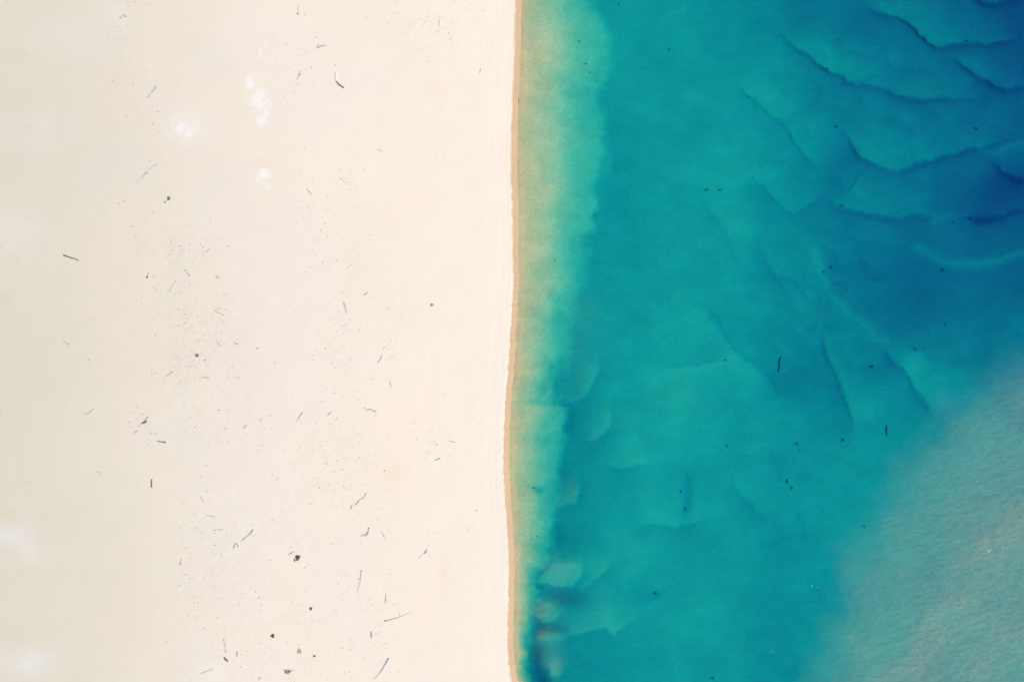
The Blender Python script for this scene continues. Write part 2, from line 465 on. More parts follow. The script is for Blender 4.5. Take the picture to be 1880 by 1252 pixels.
def sand_material(name, fine_amp, bump, streak=False, rough=0.95, bleach=False):
    m, n, l = new_mat(name)
    out = nd(n, 'ShaderNodeOutputMaterial')
    b = nd(n, 'ShaderNodeBsdfPrincipled')
    b.inputs['Roughness'].default_value = rough
    b.inputs['Specular IOR Level'].default_value = 0.12
    at = nd(n, 'ShaderNodeAttribute', attribute_name='tone')
    geo = nd(n, 'ShaderNodeNewGeometry')
    vec = geo.outputs['Position']
    if streak:
        vec = mapping(n, l, vec, (0.75, 1.3, 1), math.radians(-20))
    f1 = ramp(n, l, noise(n, l, vec, 2.2, 5, .65), (.25, .75, 1 - fine_amp, 1 + fine_amp))
    f2 = ramp(n, l, noise(n, l, vec, 0.25, 4, .6), (.3, .7, 1 - fine_amp * .8, 1 + fine_amp * .8))
    # sparse darker grains and pits
    f3 = ramp(n, l, noise(n, l, geo.outputs['Position'], 5.0, 2, .5), (.70, .80, 1.0, 1 - fine_amp * 5))
    f = math2(n, l, 'MULTIPLY', math2(n, l, 'MULTIPLY', f1, f2), f3)
    col = mul_color(n, l, at.outputs['Color'], f)
    if bleach:
        # patches of bleached, salt white sand with ragged outlines
        ab = nd(n, 'ShaderNodeAttribute', attribute_name='bleach')
        nz = noise(n, l, geo.outputs['Position'], .55, 7, .68)
        sm = math2(n, l, 'ADD', ab.outputs['Fac'], ramp(n, l, nz, (.2, .8, -.75, .75)))
        k = math2(n, l, 'MULTIPLY', ramp(n, l, sm, (.50, .95, 0, .85)), ramp(n, l, ab.outputs['Fac'], (.1, .6, 0, 1)))
        mx = nd(n, 'ShaderNodeMix', data_type='RGBA')
        l.new(k, mx.inputs['Factor']); l.new(col, mx.inputs['A'])
        mx.inputs['B'].default_value = (.585, .585, .575, 1)
        col = mx.outputs['Result']
    l.new(col, b.inputs['Base Color'])
    bp = nd(n, 'ShaderNodeBump')
    bp.inputs['Strength'].default_value = 1.0
    bp.inputs['Distance'].default_value = bump
    hh = noise(n, l, vec, 1.6, 6, .6)
    if bleach:
        # trampled, wind scoured bands: small dents
        asc = nd(n, 'ShaderNodeAttribute', attribute_name='scuff')
        dent = ramp(n, l, noise(n, l, vec, 1.1, 4, .6), (.42, .60, 0, 1))
        fine = ramp(n, l, noise(n, l, vec, 3.2, 3, .6), (.56, .66, 0, 1))
        dd = math2(n, l, 'MULTIPLY', math2(n, l, 'ADD', math2(n, l, 'MULTIPLY', dent, 1.3), math2(n, l, 'MULTIPLY', fine, -1.0)), asc.outputs['Fac'])
        hh = math2(n, l, 'ADD', hh, dd)
    l.new(hh, bp.inputs['Height'])
    l.new(bp.outputs[0], b.inputs['Normal'])
    l.new(b.outputs[0], out.inputs['Surface'])
    return m


MAT_SAND = sand_material('dry_sand', 0.012, 0.03, bleach=True)
MAT_WET = sand_material('wet_sand', 0.03, 0.03, rough=0.6)
MAT_BED = sand_material('seabed_sand', 0.08, 0.14, streak=True)


def water_material():
    m, n, l = new_mat('sea_water')
    out = nd(n, 'ShaderNodeOutputMaterial')
    geo = nd(n, 'ShaderNodeNewGeometry')
    pos = geo.outputs['Position']
    at = nd(n, 'ShaderNodeAttribute', attribute_name='silt_glint')
    # wind chop, running roughly from upper right to lower left
    v1 = mapping(n, l, pos, (0.75, 1.5, 1), math.radians(-38))
    v2 = mapping(n, l, pos, (0.8, 1.7, 1), math.radians(-8))
    h = math2(n, l, 'ADD', math2(n, l, 'MULTIPLY', noise(n, l, v1, 0.75, 4, .55), 1.0),
              math2(n, l, 'MULTIPLY', noise(n, l, v2, 1.6, 3, .6), .35))
    bp = nd(n, 'ShaderNodeBump')
    bp.inputs['Strength'].default_value = 1.0
    bp.inputs['Distance'].default_value = 0.9
    l.new(h, bp.inputs['Height'])
    tr = nd(n, 'ShaderNodeBsdfTransparent')
    df = nd(n, 'ShaderNodeBsdfDiffuse')
    df.inputs['Color'].default_value = (.52, .54, .37, 1)  # silt tone, which also colours the painted glint
    l.new(bp.outputs[0], df.inputs['Normal'])
    gl = nd(n, 'ShaderNodeBsdfGlossy')
    gl.inputs['Roughness'].default_value = 0.10
    l.new(bp.outputs[0], gl.inputs['Normal'])
    fr = nd(n, 'ShaderNodeFresnel')
    fr.inputs['IOR'].default_value = 1.06
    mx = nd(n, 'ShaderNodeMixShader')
    # painted glint and silt vary with the chop, imitating glint texture
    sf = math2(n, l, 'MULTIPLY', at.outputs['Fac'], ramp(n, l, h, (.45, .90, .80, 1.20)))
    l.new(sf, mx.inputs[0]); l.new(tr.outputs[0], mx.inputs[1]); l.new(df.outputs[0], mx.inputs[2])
    m2 = nd(n, 'ShaderNodeMixShader')
    l.new(fr.outputs[0], m2.inputs[0]); l.new(mx.outputs[0], m2.inputs[1]); l.new(gl.outputs[0], m2.inputs[2])
    l.new(m2.outputs[0], out.inputs['Surface'])
    ab = nd(n, 'ShaderNodeVolumeAbsorption')
    ab.inputs['Color'].default_value = (.005, .874, .9625, 1)
    ab.inputs['Density'].default_value = 1.78 / DS
    l.new(ab.outputs[0], out.inputs['Volume'])
    return m


MAT_WATER = water_material()


def wood_material(name, c1, c2):
    m, n, l = new_mat(name)
    out = nd(n, 'ShaderNodeOutputMaterial')
    b = nd(n, 'ShaderNodeBsdfPrincipled')
    b.inputs['Roughness'].default_value = 0.85
    tc = nd(n, 'ShaderNodeTexCoord')
    f = noise(n, l, tc.outputs['Object'], 2.3, 5, .7)
    mx = nd(n, 'ShaderNodeMix', data_type='RGBA')
    l.new(ramp(n, l, f, (.40, .60, 0, 1)), mx.inputs['Factor'])
    mx.inputs['A'].default_value = (*c1, 1)
    mx.inputs['B'].default_value = (*c2, 1)
    l.new(mx.outputs['Result'], b.inputs['Base Color'])
    bp = nd(n, 'ShaderNodeBump')
    bp.inputs['Distance'].default_value = 0.02
    l.new(f, bp.inputs['Height'])
    l.new(bp.outputs[0], b.inputs['Normal'])
    l.new(b.outputs[0], out.inputs['Surface'])
    return m


WOOD = {
    'blue': wood_material('blue_grey_driftwood', (.20, .22, .255), (.50, .52, .56)),
    'grey': wood_material('grey_driftwood', (.19, .178, .168), (.44, .42, .39)),
    'pale': wood_material('bleached_driftwood', (.40, .40, .41), (.58, .58, .59)),
    'dark': wood_material('dark_wood', (.055, .048, .042), (.15, .13, .11)),
    'brown': wood_material('brown_wood', (.28, .23, .18), (.40, .34, .27)),
    'scrap': wood_material('scrap_wood', (.13, .12, .11), (.26, .245, .225)),
    'litter': wood_material('litter', (.22, .205, .19), (.36, .34, .31)),
    'wet': wood_material('waterlogged_wood', (.14, .15, .12), (.22, .23, .18)),
}
STONE = wood_material('tan_stone', (.24, .19, .13), (.34, .27, .19))
LEAF = {
    'green': wood_material('shrub_leaf', (.06, .085, .04), (.13, .16, .085)),
    'olive': wood_material('dry_shrub_leaf', (.09, .09, .055), (.17, .165, .11)),
    'weed': wood_material('seaweed', (.13, .17, .14), (.22, .26, .20)),
}
m, n, l = new_mat('white_foam')
b = nd(n, 'ShaderNodeBsdfPrincipled'); b.inputs['Base Color'].default_value = (.8, .8, .8, 1); b.inputs['Roughness'].default_value = .8
o_ = nd(n, 'ShaderNodeOutputMaterial'); l.new(b.outputs[0], o_.inputs[0])
FOAM = m

# ------------------------------------------------------------------ beach, wet strip, seabed
ext = np.array([40, 120, 300, 700, 1500, 3500, 9000, 22000, 50000], float)
rows = np.concatenate([-70 - ext[::-1], np.arange(-70, 1323, 2.0), 1322 + ext])
u_land = np.concatenate([-1010 - ext[::-1], np.arange(-1010, -60, 4.0), np.arange(-60, -10, 1.5), np.arange(-10, 0.01, 0.5)])
u_wet = np.arange(0, 11.01, 1.0)
u_sea = np.concatenate([np.arange(11.0, 40, 1.0), np.arange(40, 1030, 2.0), 1030 + ext])
YY = rows[:, None]


def frame_xy(u):
    Y = np.repeat(YY, len(u), 1)
    return shore(Y) + u[None, :], Y


# dry sand
X, Y = frame_xy(u_land)
Z = land_z(X, Y)
# base tone of the sand: darker and greyer inland, paler and warmer towards the berm
tx = np.clip(X / 940.0, 0, 1)
ch = [np.interp(tx, [0, .12, .3, .5, .75, 1.0], v) for v in ([.447, .458, .498, .535, .562, .575], [.424, .434, .465, .497, .513, .522], [.356, .366, .402, .436, .447, .458])]
A = np.stack(ch, -1) * np.array([1.035, 1.02, 1.0])
A *= (1 + .022 * fbm(X, Y, 160, 101, 4))[..., None]
warm = np.clip(fbm(X, Y, 120, 105, 4), -1, 1)
A *= np.stack([1 + .012 * warm, 1 + 0 * warm, 1 - .022 * warm], -1)
# cool pale drifts of finer sand inland, and the bleached patches
for x, y, rx, ry, k in ((50, 235, 80, 40, .05), (30, 430, 60, 60, .06), (20, 975, 30, 25, .10), (55, 1010, 40, 30, .06), (50, 1215, 55, 30, .10), (110, 60, 90, 50, .03), (220, 30, 30, 60, .03), (385, 1235, 30, 40, .04), (340, 240, 40, 40, .07)):
    q = np.exp(-((X - x) / rx) ** 2 - ((Y - y) / ry) ** 2)
    A += (k * q * (0.7 + .6 * fbm(X, Y, 30, 111, 3)))[..., None] * np.array([.35, .55, 1.0])
bl = np.zeros_like(X)
for x, y, rx, ry, k in ((475, 185, 30, 34, 1.0), (457, 150, 14, 20, .9), (482, 222, 18, 16, 1.0), (488, 205, 10, 40, .9), (480, 318, 20, 16, .95), (492, 342, 9, 16, .8), (340, 235, 34, 26, .75), (488, 84, 12, 12, .7), (325, 222, 16, 12, .6),
                        (8, 978, 6, 9, .5), (52, 1218, 12, 8, .5), (35, 1195, 30, 14, .25), (18, 455, 26, 24, .3), (40, 215, 40, 22, .3), (437, 950, 7, 18, .6), (392, 1186, 8, 9, .65), (478, 95, 8, 22, .6), (62, 1000, 18, 20, .5)):
    q = np.exp(-((X - x) / rx) ** 2 - ((Y - y) / ry) ** 2)
    bl = np.maximum(bl, k * q)
for x, y, rx, ry, k in ((800, 168, 26, 18, .5), (815, 1050, 9, 26, .9), (725, 870, 40, 30, .5), (365, 758, 10, 9, .6), (850, 680, 14, 8, .5), (8, 945, 24, 14, .6), (5, 550, 22, 14, .5), (480, 298, 16, 10, .5), (20, 190, 60, 26, .35), (610, 840, 60, 40, .2), (430, 640, 60, 60, .15)):
    q = k * np.exp(-((X - x) / rx) ** 2 - ((Y - y) / ry) ** 2) * (.75 + .5 * fbm(X, Y, 16, 131, 3))
    A *= (1 - q[..., None] * np.array([.03, .085, .15]))
# damp edge of the berm
u = X - shore(Y)
dm = sstep(-4.5, -0.5, u) * (0.25 + .55 * sstep(430, 520, -Y + 900) )
dm = sstep(-5.5, 0.0, u) * np.interp(Y, [0, 430, 500, 1252], [.75, .8, .30, .35]) * (.8 + .4 * vnoise(X, Y, 14, 141))
wetc = np.array([.392, .278, .168])
A = A * (1 - dm[..., None]) + wetc * dm[..., None]
sc = np.zeros_like(X)
for x, y, rx, ry, k in ((230, 60, 40, 120, .7), (270, 260, 50, 140, .6), (350, 470, 90, 60, .9), (360, 640, 90, 130, 1.0), (400, 780, 80, 70, .9), (590, 420, 70, 120, .8), (620, 640, 70, 120, .9), (610, 830, 80, 110, 1.0), (540, 120, 60, 90, .7),
                        (800, 50, 70, 60, .6), (430, 1050, 110, 130, .9), (620, 1080, 110, 150, .9), (720, 640, 40, 150, .6), (800, 800, 50, 60, .5), (530, 1200, 160, 70, .7)):
    sc = np.maximum(sc, k * np.exp(-((X - x) / rx) ** 2 - ((Y - y) / ry) ** 2))
sc = sc * sstep(-.25, .45, fbm(X, Y, 45, 191, 4))
Pl = P3(X, Y, Z)
grid_object('beach', Pl, {'tone': np.clip(A, 0, .63), 'bleach': bl, 'scuff': sc}, MAT_SAND)

# wet strip between the berm and the water
X, Y = frame_xy(u_wet)
t = (X - shore(Y)) / 11.0
Zw = 0.38 * (1 - t) ** 1.2 + 0.010 * vnoise(X, Y, 6, 151) * np.sin(np.pi * np.clip(t, 0, 1))
# wavering water's edge: the strip ends a little above or below the still water line
Zw = Zw * 1.0 - 0.02 * t * (t > .5)
A = wetc * (1 + .06 * fbm(X * 2.2, Y * .35, 20, 161, 4))[..., None] * np.ones(3)
A = A * (1 + np.stack([.02 * t, .05 * t, .12 * t], -1))
foot = sstep(.50, .62, vnoise(X * 1.6, Y * .7, 3.2, 165)) * np.interp(Y, [0, 20, 130, 260, 300, 420], [0, 1, 1, .1, .6, 0]) * np.exp(-((t - .45) / .22) ** 2)
Zw = Zw - 0.05 * foot
A = A * (1 - .22 * foot[..., None])
zw_end = Zw[:, -1].copy()
grid_object('wet_sand', P3(X, Y, Zw), {'tone': A}, MAT_WET)

# seabed
X, Y = frame_xy(u_sea)
D, us, kd = depth_at(X, Y)
far = sstep(1980, 4000, X) + sstep(1300, 3000, np.abs(Y - 626))
D = np.minimum(D + 2.5 * np.clip(far, 0, 1) * sstep(150, 500, us), 9.0)
tt = np.clip((X - shore(Y) - 11) / 10, 0, 1)
for _ in range(1):      # currents round off the sharpest edges
    D[1:-1] = .25 * D[:-2] + .5 * D[1:-1] + .25 * D[2:]
    D[:, 1:-1] = .25 * D[:, :-2] + .5 * D[:, 1:-1] + .25 * D[:, 2:]
Zs = -np.maximum(D * DS, 0.0)
Zs = Zs + zw_end[:, None] * (1 - tt) - 0.008 * tt
Zs[:, 0] = zw_end
ns = np.clip(us / 70, 0, 1)[..., None]
A = np.array([.385, .312, .182]) * (1 - ns) + np.array([.455, .388, .232]) * ns
ks = np.clip((us - 70) / 120, 0, 1)[..., None]
A = A * (1 - ks) + np.array([.49, .430, .252]) * ks
A = A * (1 + .05 * fbm(X, Y, 50, 171, 4) + .055 * fbm(X, Y, 11, 175, 3) * (1 - sstep(60, 200, us)))[..., None]
# darker weedy bottom of the channel by the shore
dk = np.zeros_like(X)
for x, y, rx, ry, k in ((985, 1215, 24, 60, .22), (1010, 1110, 40, 30, .16), (1035, 1100, 30, 20, .2), (1015, 1160, 30, 22, .16), (1050, 790, 26, 70, .16), (1040, 900, 26, 50, .16), (1050, 990, 40, 40, .14)):
    dk = np.maximum(dk, k * np.exp(-((X - x) / rx) ** 2 - ((Y - y) / ry) ** 2))
A = A * (1 - dk[..., None] * np.array([.75, .68, .70]))
grid_object('seabed', P3(X, Y, Zs), {'tone': A}, MAT_BED)
SEA_D = (X, Y, D)

# ------------------------------------------------------------------ water: a closed body with its own surface
wx = np.concatenate([np.arange(900, 1990, 4.0), 1990 + ext[:-1], [1990 + 51000]])
wy = np.concatenate([[-70 - 51000], -70 - ext[:-1][::-1], np.arange(-70, 1323, 4.0), 1322 + ext[:-1], [1322 + 51000]])
X, Y = np.meshgrid(wx, wy)
S = silt_glint_at(X, Y)
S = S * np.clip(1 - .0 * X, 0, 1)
inner = (np.abs(Y - 626) < 690) & (X < 1985)
Zt = np.where(inner, 0.012 * fbm(X, Y, 22, 181, 3), 0.0)
top = P3(X, Y, 0 * X)
top[..., 2] = Zt
R, C = X.shape
# walls and floor close the body
V = top.reshape(-1, 3)
i = np.arange(R - 1)[:, None] * C + np.arange(C - 1)[None, :]
F = np.stack([i, i + C, i + C + 1, i + 1], -1).reshape(-1, 4).tolist()
ring = [r * C for r in range(R)] + [(R - 1) * C + c for c in range(1, C)] + [r * C + C - 1 for r in range(R - 2, -1, -1)] + [c for c in range(C - 2, 0, -1)]
nb0 = len(V)
low = V[ring].copy(); low[:, 2] = -25.0
V = np.vstack([V, low])
nr = len(ring)
for k in range(nr):
    a, b2 = ring[k], ring[(k + 1) % nr]
    F.append([b2, a, nb0 + k, nb0 + (k + 1) % nr])
F.append([nb0 + k for k in range(nr)][::-1])
me = bpy.data.meshes.new('water')
me.from_pydata(V.tolist(), [], F)
a = me.attributes.new('silt_glint', 'FLOAT', 'POINT')
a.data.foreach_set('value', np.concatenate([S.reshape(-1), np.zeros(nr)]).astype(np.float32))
for p in me.polygons: p.use_smooth = len(p.vertices) == 4
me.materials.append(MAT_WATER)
me.update()
bm = bmesh.new(); bm.from_mesh(me); bmesh.ops.recalc_face_normals(bm, faces=bm.faces); bm.to_mesh(me); bm.free()
water = link('water', me)
tag(water, kind='structure')

# ------------------------------------------------------------------ builders for the things on the sand
CROP = {'A': (0, 0), 'B': (470, 0), 'C': (0, 310), 'D': (470, 310), 'E': (0, 620), 'F': (470, 620), 'G': (0, 932), 'H': (470, 932)}


def cpx(c, p):
    x0, y0 = CROP[c]
    return (x0 + p[0] / 3.9125, y0 + p[1] / 3.9125)


def tube_mesh(name, pts, radii, sides=8, rough=.12, seed=0):
    """tapered, knotty limb along 3-D points"""
    r = random.Random(seed)
    bm = bmesh.new()
    rings = []
    n = len(pts)
    for i, p in enumerate(pts):
        d = (pts[min(i + 1, n - 1)] - pts[max(i - 1, 0)])
        if d.length < 1e-6: d = Vector((1, 0, 0))
        d.normalize()
        up = Vector((0, 0, 1))
        sx = d.cross(up)
        if sx.length < 1e-3: sx = Vector((1, 0, 0))
        sx.normalize(); sy = sx.cross(d)
        ring = []
        for k in range(sides):
            a = 2 * math.pi * k / sides
            q = radii[i] * (1 + r.uniform(-rough, rough))
            ring.append(bm.verts.new(p + sx * math.cos(a) * q + sy * math.sin(a) * q * .85))
        rings.append(ring)
    for i in range(n - 1):
        for k in range(sides):
            bm.faces.new((rings[i][k], rings[i][(k + 1) % sides], rings[i + 1][(k + 1) % sides], rings[i + 1][k]))
    for ring, pt, dd in ((rings[0], pts[0], pts[0] - pts[1]), (rings[-1], pts[-1], pts[-1] - pts[-2])):
        c = bm.verts.new(pt + dd.normalized() * radii[0 if ring is rings[0] else -1] * .35)
        for k in range(sides):
            bm.faces.new((ring[k], ring[(k + 1) % sides], c))
    bmesh.ops.recalc_face_normals(bm, faces=bm.faces)
    me = bpy.data.meshes.new(name)
    bm.to_mesh(me); bm.free()
    for p in me.polygons: p.use_smooth = True
    return me


def blob_mesh(name, rx, ry, rz, seed, amp=.25, sub=2):
    r = random.Random(seed)
    bm = bmesh.new()
    bmesh.ops.create_icosphere(bm, subdivisions=sub, radius=1.0)
    f = [(Vector((r.gauss(0, 1), r.gauss(0, 1), r.gauss(0, 1))) * 1.6, r.uniform(0, 6)) for _ in range(5)]
    for v in bm.verts:
        s = sum(math.sin(v.co.dot(a) * 1.4 + b) for a, b in f) / 5
        v.co *= 1 + amp * s
        v.co.x *= rx; v.co.y *= ry; v.co.z *= rz
    me = bpy.data.meshes.new(name)
    bm.to_mesh(me); bm.free()
    for p in me.polygons: p.use_smooth = True
    return me


def limb(name, parent, world_pts, r0, r1, mat, seed, waist=None, base=None):
    """smooth limb through world points, stored relative to its thing's base"""
    P = smooth_line([tuple(p) for p in world_pts], 5)
    n = len(P)
    rr = random.Random(seed)
    pts = [Vector(p) - base for p in P]
    rad = []
    for i in range(n):
        t = i / (n - 1)
        q = r0 + (r1 - r0) * t
        q *= 1 + .14 * math.sin(5 * t + seed) + rr.uniform(-.07, .07)
        if waist:
            for wpos in waist:
                q *= 1 - .65 * math.exp(-((t - wpos) / .06) ** 2)
        rad.append(max(q, .012))
    for i in range(1, n - 1):
        pts[i] += Vector((rr.uniform(-1, 1), rr.uniform(-1, 1), 0)) * rad[i] * .25
    me = tube_mesh(name, pts, rad, 8, .10, seed)
    me.materials.append(mat)
    return link(name, me, parent)


def driftwood(name, crop, pts, r0, r1, tone, label, cat='driftwood', group=None, waist=None, knob=None, branches=(), second=None, lift=.25):
    """crop + points measured in it; radii in photo pixels; branches: (position along, angle deg, length px, tone)"""
    pp = [cpx(crop, p) for p in pts] if crop else pts
    seed = (int(pp[0][0] * 7 + pp[0][1] * 13)) % 9973
    W = []
    for i, (x, y) in enumerate(pp):
        v, z = sand_point(x, y)
        t = i / (len(pp) - 1)
        r = (r0 + (r1 - r0) * t) * M
        W.append(v + Vector((0, 0, r * lift)))
    base, _ = sand_point(*pp[0])
    th = empty(name, base)
    limb('trunk', th, W, r0 * M, r1 * M, WOOD[tone], seed, waist, base)
    rr = random.Random(seed)
    if not branches and len(pp) > 1:
        L = math.hypot(pp[-1][0] - pp[0][0], pp[-1][1] - pp[0][1])
        branches = ((rr.uniform(.35, .7), rr.choice((-1, 1)) * rr.uniform(35, 65), L * rr.uniform(.10, .18), tone),)
    for bi, (t, ang, ln, bt) in enumerate(branches):
        f = t * (len(pp) - 1)
        i = min(int(f), len(pp) - 2)
        a, b = Vector(W[i]), Vector(W[i + 1])
        s = a.lerp(b, f - i)
        d = (b - a).normalized()
        ca, sa = math.cos(math.radians(ang)), math.sin(math.radians(ang))
        d = Vector((d.x * ca - d.y * sa, d.x * sa + d.y * ca, .10))
        ll = ln * M
        rb = (r0 + (r1 - r0) * t) * M * .55
        limb('branch', th, [s - d * rb * .2, s + d * ll * .5 + Vector((0, 0, .02)), s + d * ll], rb, rb * .45, WOOD[bt], seed + 31 * bi + 5, None, base)
    if knob:
        end, rk, kt = knob
        p = W[0] if end == 0 else W[-1]
        me = blob_mesh('root_knob', rk * M, rk * M * .8, rk * M * .6, seed)
        me.materials.append(WOOD[kt])
        k = link('root_knob', me, th)
        k.location = Vector(p) - base + Vector((0, 0, .03))
    if second:
        s2, ra, rb2, st = second
        q = [cpx(crop, p) for p in s2] if crop else s2
        W2 = [sand_point(*p)[0] + Vector((0, 0, ra * M * .3)) for p in q]
        limb('root', th, W2, ra * M, rb2 * M, WOOD[st], seed + 77, None, base)
    tag(th, label, cat, group)
    return th


DW = 'driftwood logs lying on the dry sand'
ST = 'sticks lying on the dry sand'
log = lambda *a, **k: driftwood('driftwood_log', *a, cat='log', group=DW, **k)
stick = lambda *a, **k: driftwood('stick', *a, cat='stick', group=ST, **k)

log('A', [(1127, 622), (1106, 650), (1088, 676), (1062, 704)], 2.1, 1.1, 'blue', 'blue grey log with two narrow waists, on sand left of the largest bleached white patch', waist=(.42, .72))
log('A', [(866, 134), (878, 118), (892, 112), (908, 130)], 1.9, 1.6, 'blue', 'short arched blue grey log near the top edge of the sand', second=([(874, 128), (868, 138)], 1.5, 1.0, 'dark'))
log('A', [(810, 584), (822, 592), (834, 597)], 1.5, 1.0, 'blue', 'stubby blue grey wood piece left of the log with two waists')
log(None, [(290, 301), (276, 310), (266, 323), (259, 328), (249, 337)], .7, .6, 'blue', 'long thin pale log with swollen middle above the lone shrub on the left sand', second=([(270, 318), (262, 326)], 1.6, .8, 'blue'))
stick('B', [(304, 30), (303, 66), (300, 102)], .5, .6, 'grey', 'upright straight stick ending in a dark knob near the top edge of the sand', knob=(1, 1.5, 'dark'))
log('B', [(442, 346), (456, 338), (474, 334), (499, 330)], 2.0, .8, 'blue', 'bushy blue grey driftwood root with a side arm, right of the upper bleached patches', branches=((.3, 80, 5, 'blue'), (.2, -60, 3.5, 'grey'), (.55, 60, 3, 'blue')), knob=(1, 1.1, 'dark'))
log('B', [(573, 522), (573, 552), (577, 584)], 1.7, 1.1, 'pale', 'bone white bent log with a dark lower end, right of the large bleached patch', second=([(577, 584), (592, 606), (612, 620), (631, 634)], 1.0, 1.7, 'dark'), branches=((.8, -30, 4, 'grey'),))
log('B', [(322, 516), (309, 543), (298, 572)], 1.1, .8, 'blue', 'faint slanting grey log left of the bone white bent log', branches=((.35, 70, 4, 'grey'),))
stick('B', [(1318, 148), (1318, 170), (1317, 192)], .7, .5, 'grey', 'upright grey stick among faint arcs of scraps, upper beach near the water')
stick('B', [(872, 1075), (888, 1081), (905, 1088)], .8, 1.0, 'grey', 'short grey stick alone on open sand right of the lower bleached patch')
stick('B', [(1616, 492), (1611, 508), (1605, 528)], .7, .5, 'grey', 'small slanting stick on the upper sand closest to the waterline')
stick('C', [(457, 622), (490, 633), (530, 645), (548, 651), (561, 661)], 1.35, .7, 'dark', 'long dark brown stick alone on the far left sand', branches=((.62, 12, 4, 'dark'),))
stick('C', [(1271, 791), (1244, 832), (1212, 886)], .5, .5, 'grey', 'long thin straight twig slanting beside the middle scrap field')
log('C', [(1027, 924), (1038, 958), (1052, 993)], 1.3, .9, 'pale', 'pale grey log below the stick with the black knob, left sand')
stick('C', [(1069, 744), (1063, 764), (1058, 780)], .8, .8, 'grey', 'short stick with a black knob at its lower end on the left sand', knob=(1, 1.8, 'dark'))
stick('C', [(1538, 1016), (1578, 1040), (1613, 1054)], .6, .6, 'brown', 'forked brown twig in the middle scrap field', branches=((.1, 55, 12, 'brown'),), knob=None)
log('C', [(1334, 730), (1346, 750), (1363, 771)], 1.3, .9, 'grey', 'small grey wood chunk right of the stick with the black knob')
stick('C', [(1550, 776), (1565, 783), (1582, 786)], .9, .6, 'brown', 'star shaped brown root on sand, arms spread in all directions', branches=((.5, 80, 5, 'brown'), (.5, -75, 4, 'brown'), (.4, 130, 4, 'brown')))
stick('D', [(368, 148), (383, 165), (398, 183)], .8, 1.1, 'grey', 'short dark grey stick below the lower bleached patch, thick lower end')
log('D', [(634, 958), (636, 975), (642, 1003), (652, 1040)], 1.4, .7, 'grey', 'upright crooked grey log with a thick top, middle of the right sand strip', branches=((.3, 60, 2.5, 'grey'),))
stick('D', [(778, 907), (790, 898), (804, 886)], .9, .6, 'grey', 'small slanting stick right of the upright crooked log')
log('E', [(460, 30), (478, 40), (498, 54)], 1.2, .9, 'grey', 'short grey log alone on the empty left sand below the dark stick')
stick('E', [(608, 549), (634, 543), (654, 531), (679, 507)], .5, .7, 'grey', 'bent slanting stick on the empty lower left sand')
log('E', [(999, 642), (1022, 612), (1045, 592), (1066, 570)], .7, 1.5, 'blue', 'forked blue grey driftwood log with a sharp tip, lower left sand', second=([(1026, 614), (1042, 606), (1056, 600)], 1.8, 1.2, 'dark'), branches=((.85, 50, 5, 'grey'),))
log('E', [(962, 694), (972, 682), (984, 670)], 1.4, 1.7, 'blue', 'stubby pale blue wood chunk below the forked driftwood log')
stick('E', [(1128, 742), (1160, 748), (1192, 753)], .6, 1.2, 'dark', 'horizontal dark stick with a thick right end beside the forked driftwood log', branches=((.75, 50, 4, 'dark'),))
log('E', [(1090, 1016), (1088, 1042), (1090, 1073)], .9, 1.6, 'dark', 'upright dark log with greenish cast on the lower left sand', lift=.2)
stick('E', [(1436, 1136), (1448, 1154), (1463, 1177)], .6, 1.0, 'grey', 'small slanting stick below the upright dark log, towards the sea')
stick('E', [(1449, 287), (1476, 286), (1503, 293)], .5, .7, 'brown', 'faint level brown twig below the dark grass tuft')
stick('E', [(1194, 276), (1218, 260), (1242, 246)], .5, .8, 'grey', 'slanting grey twig left of the level brown twig')
stick('E', [(1553, 34), (1572, 42), (1591, 66)], .6, .5, 'brown', 'brown twig split like a letter Y right of the dark grass tuft', branches=((.45, 70, 6, 'brown'), (.5, -40, 8, 'brown')))
stick('E', [(1674, 30), (1688, 40), (1704, 46)], .6, .5, 'grey', 'small spidery root with a black centre on the middle sand', branches=((.5, 90, 5, 'grey'), (.5, -80, 5, 'grey')), knob=(1, 1.2, 'dark'))
log('F', [(907, 132), (893, 156), (877, 183)], 1.0, 1.1, 'blue', 'split blue grey log in two parallel halves, right of the middle sand', second=([(902, 148), (890, 168)], .8, .7, 'pale'))
stick('F', [(962, 306), (967, 332), (974, 358)], .6, .6, 'brown', 'thin upright brown stick below the split blue grey log')
log('F', [(338, 536), (318, 562), (291, 602)], 1.2, .5, 'grey', 'slanting grey log pointing down left in the middle of the sand')
log('F', [(547, 529), (534, 542), (519, 557)], .7, 1.2, 'blue', 'short bluish log right of the slanting grey log')
log('F', [(780, 501), (798, 519), (824, 514), (842, 526), (864, 528)], .7, 1.3, 'grey', 'wavy dark grey driftwood with a fork at its right end', branches=((.85, -60, 4, 'grey'), (.45, 60, 2.5, 'grey')))
log('F', [(792, 1114), (774, 1144), (742, 1170), (712, 1201)], .9, .9, 'grey', 'long slanting grey log in broken lengths, lower sand', waist=(.3, .55), branches=((.1, 40, 3, 'grey'),))
log('F', [(694, 1196), (688, 1210), (681, 1226)], .9, 1.3, 'blue', 'short thick bluish stub just left of the long broken log')
stick('F', [(1388, 739), (1412, 748), (1439, 749)], .5, .5, 'brown', 'thin bent twig on open sand towards the orange wet strip')
stick('F', [(1324, 865), (1306, 872), (1286, 882)], .9, .6, 'grey', 'short slanting dark stick below the thin bent twig near the wet strip')
stick('G', [(1482, 54), (1512, 60), (1541, 66)], .5, .9, 'grey', 'level dark stick on the lower left sand')
stick('G', [(1305, 370), (1298, 390), (1291, 412)], .9, .7, 'grey', 'short upright forked stick at the left margin of the lower scrap field', branches=((.4, 25, 4, 'grey'),))
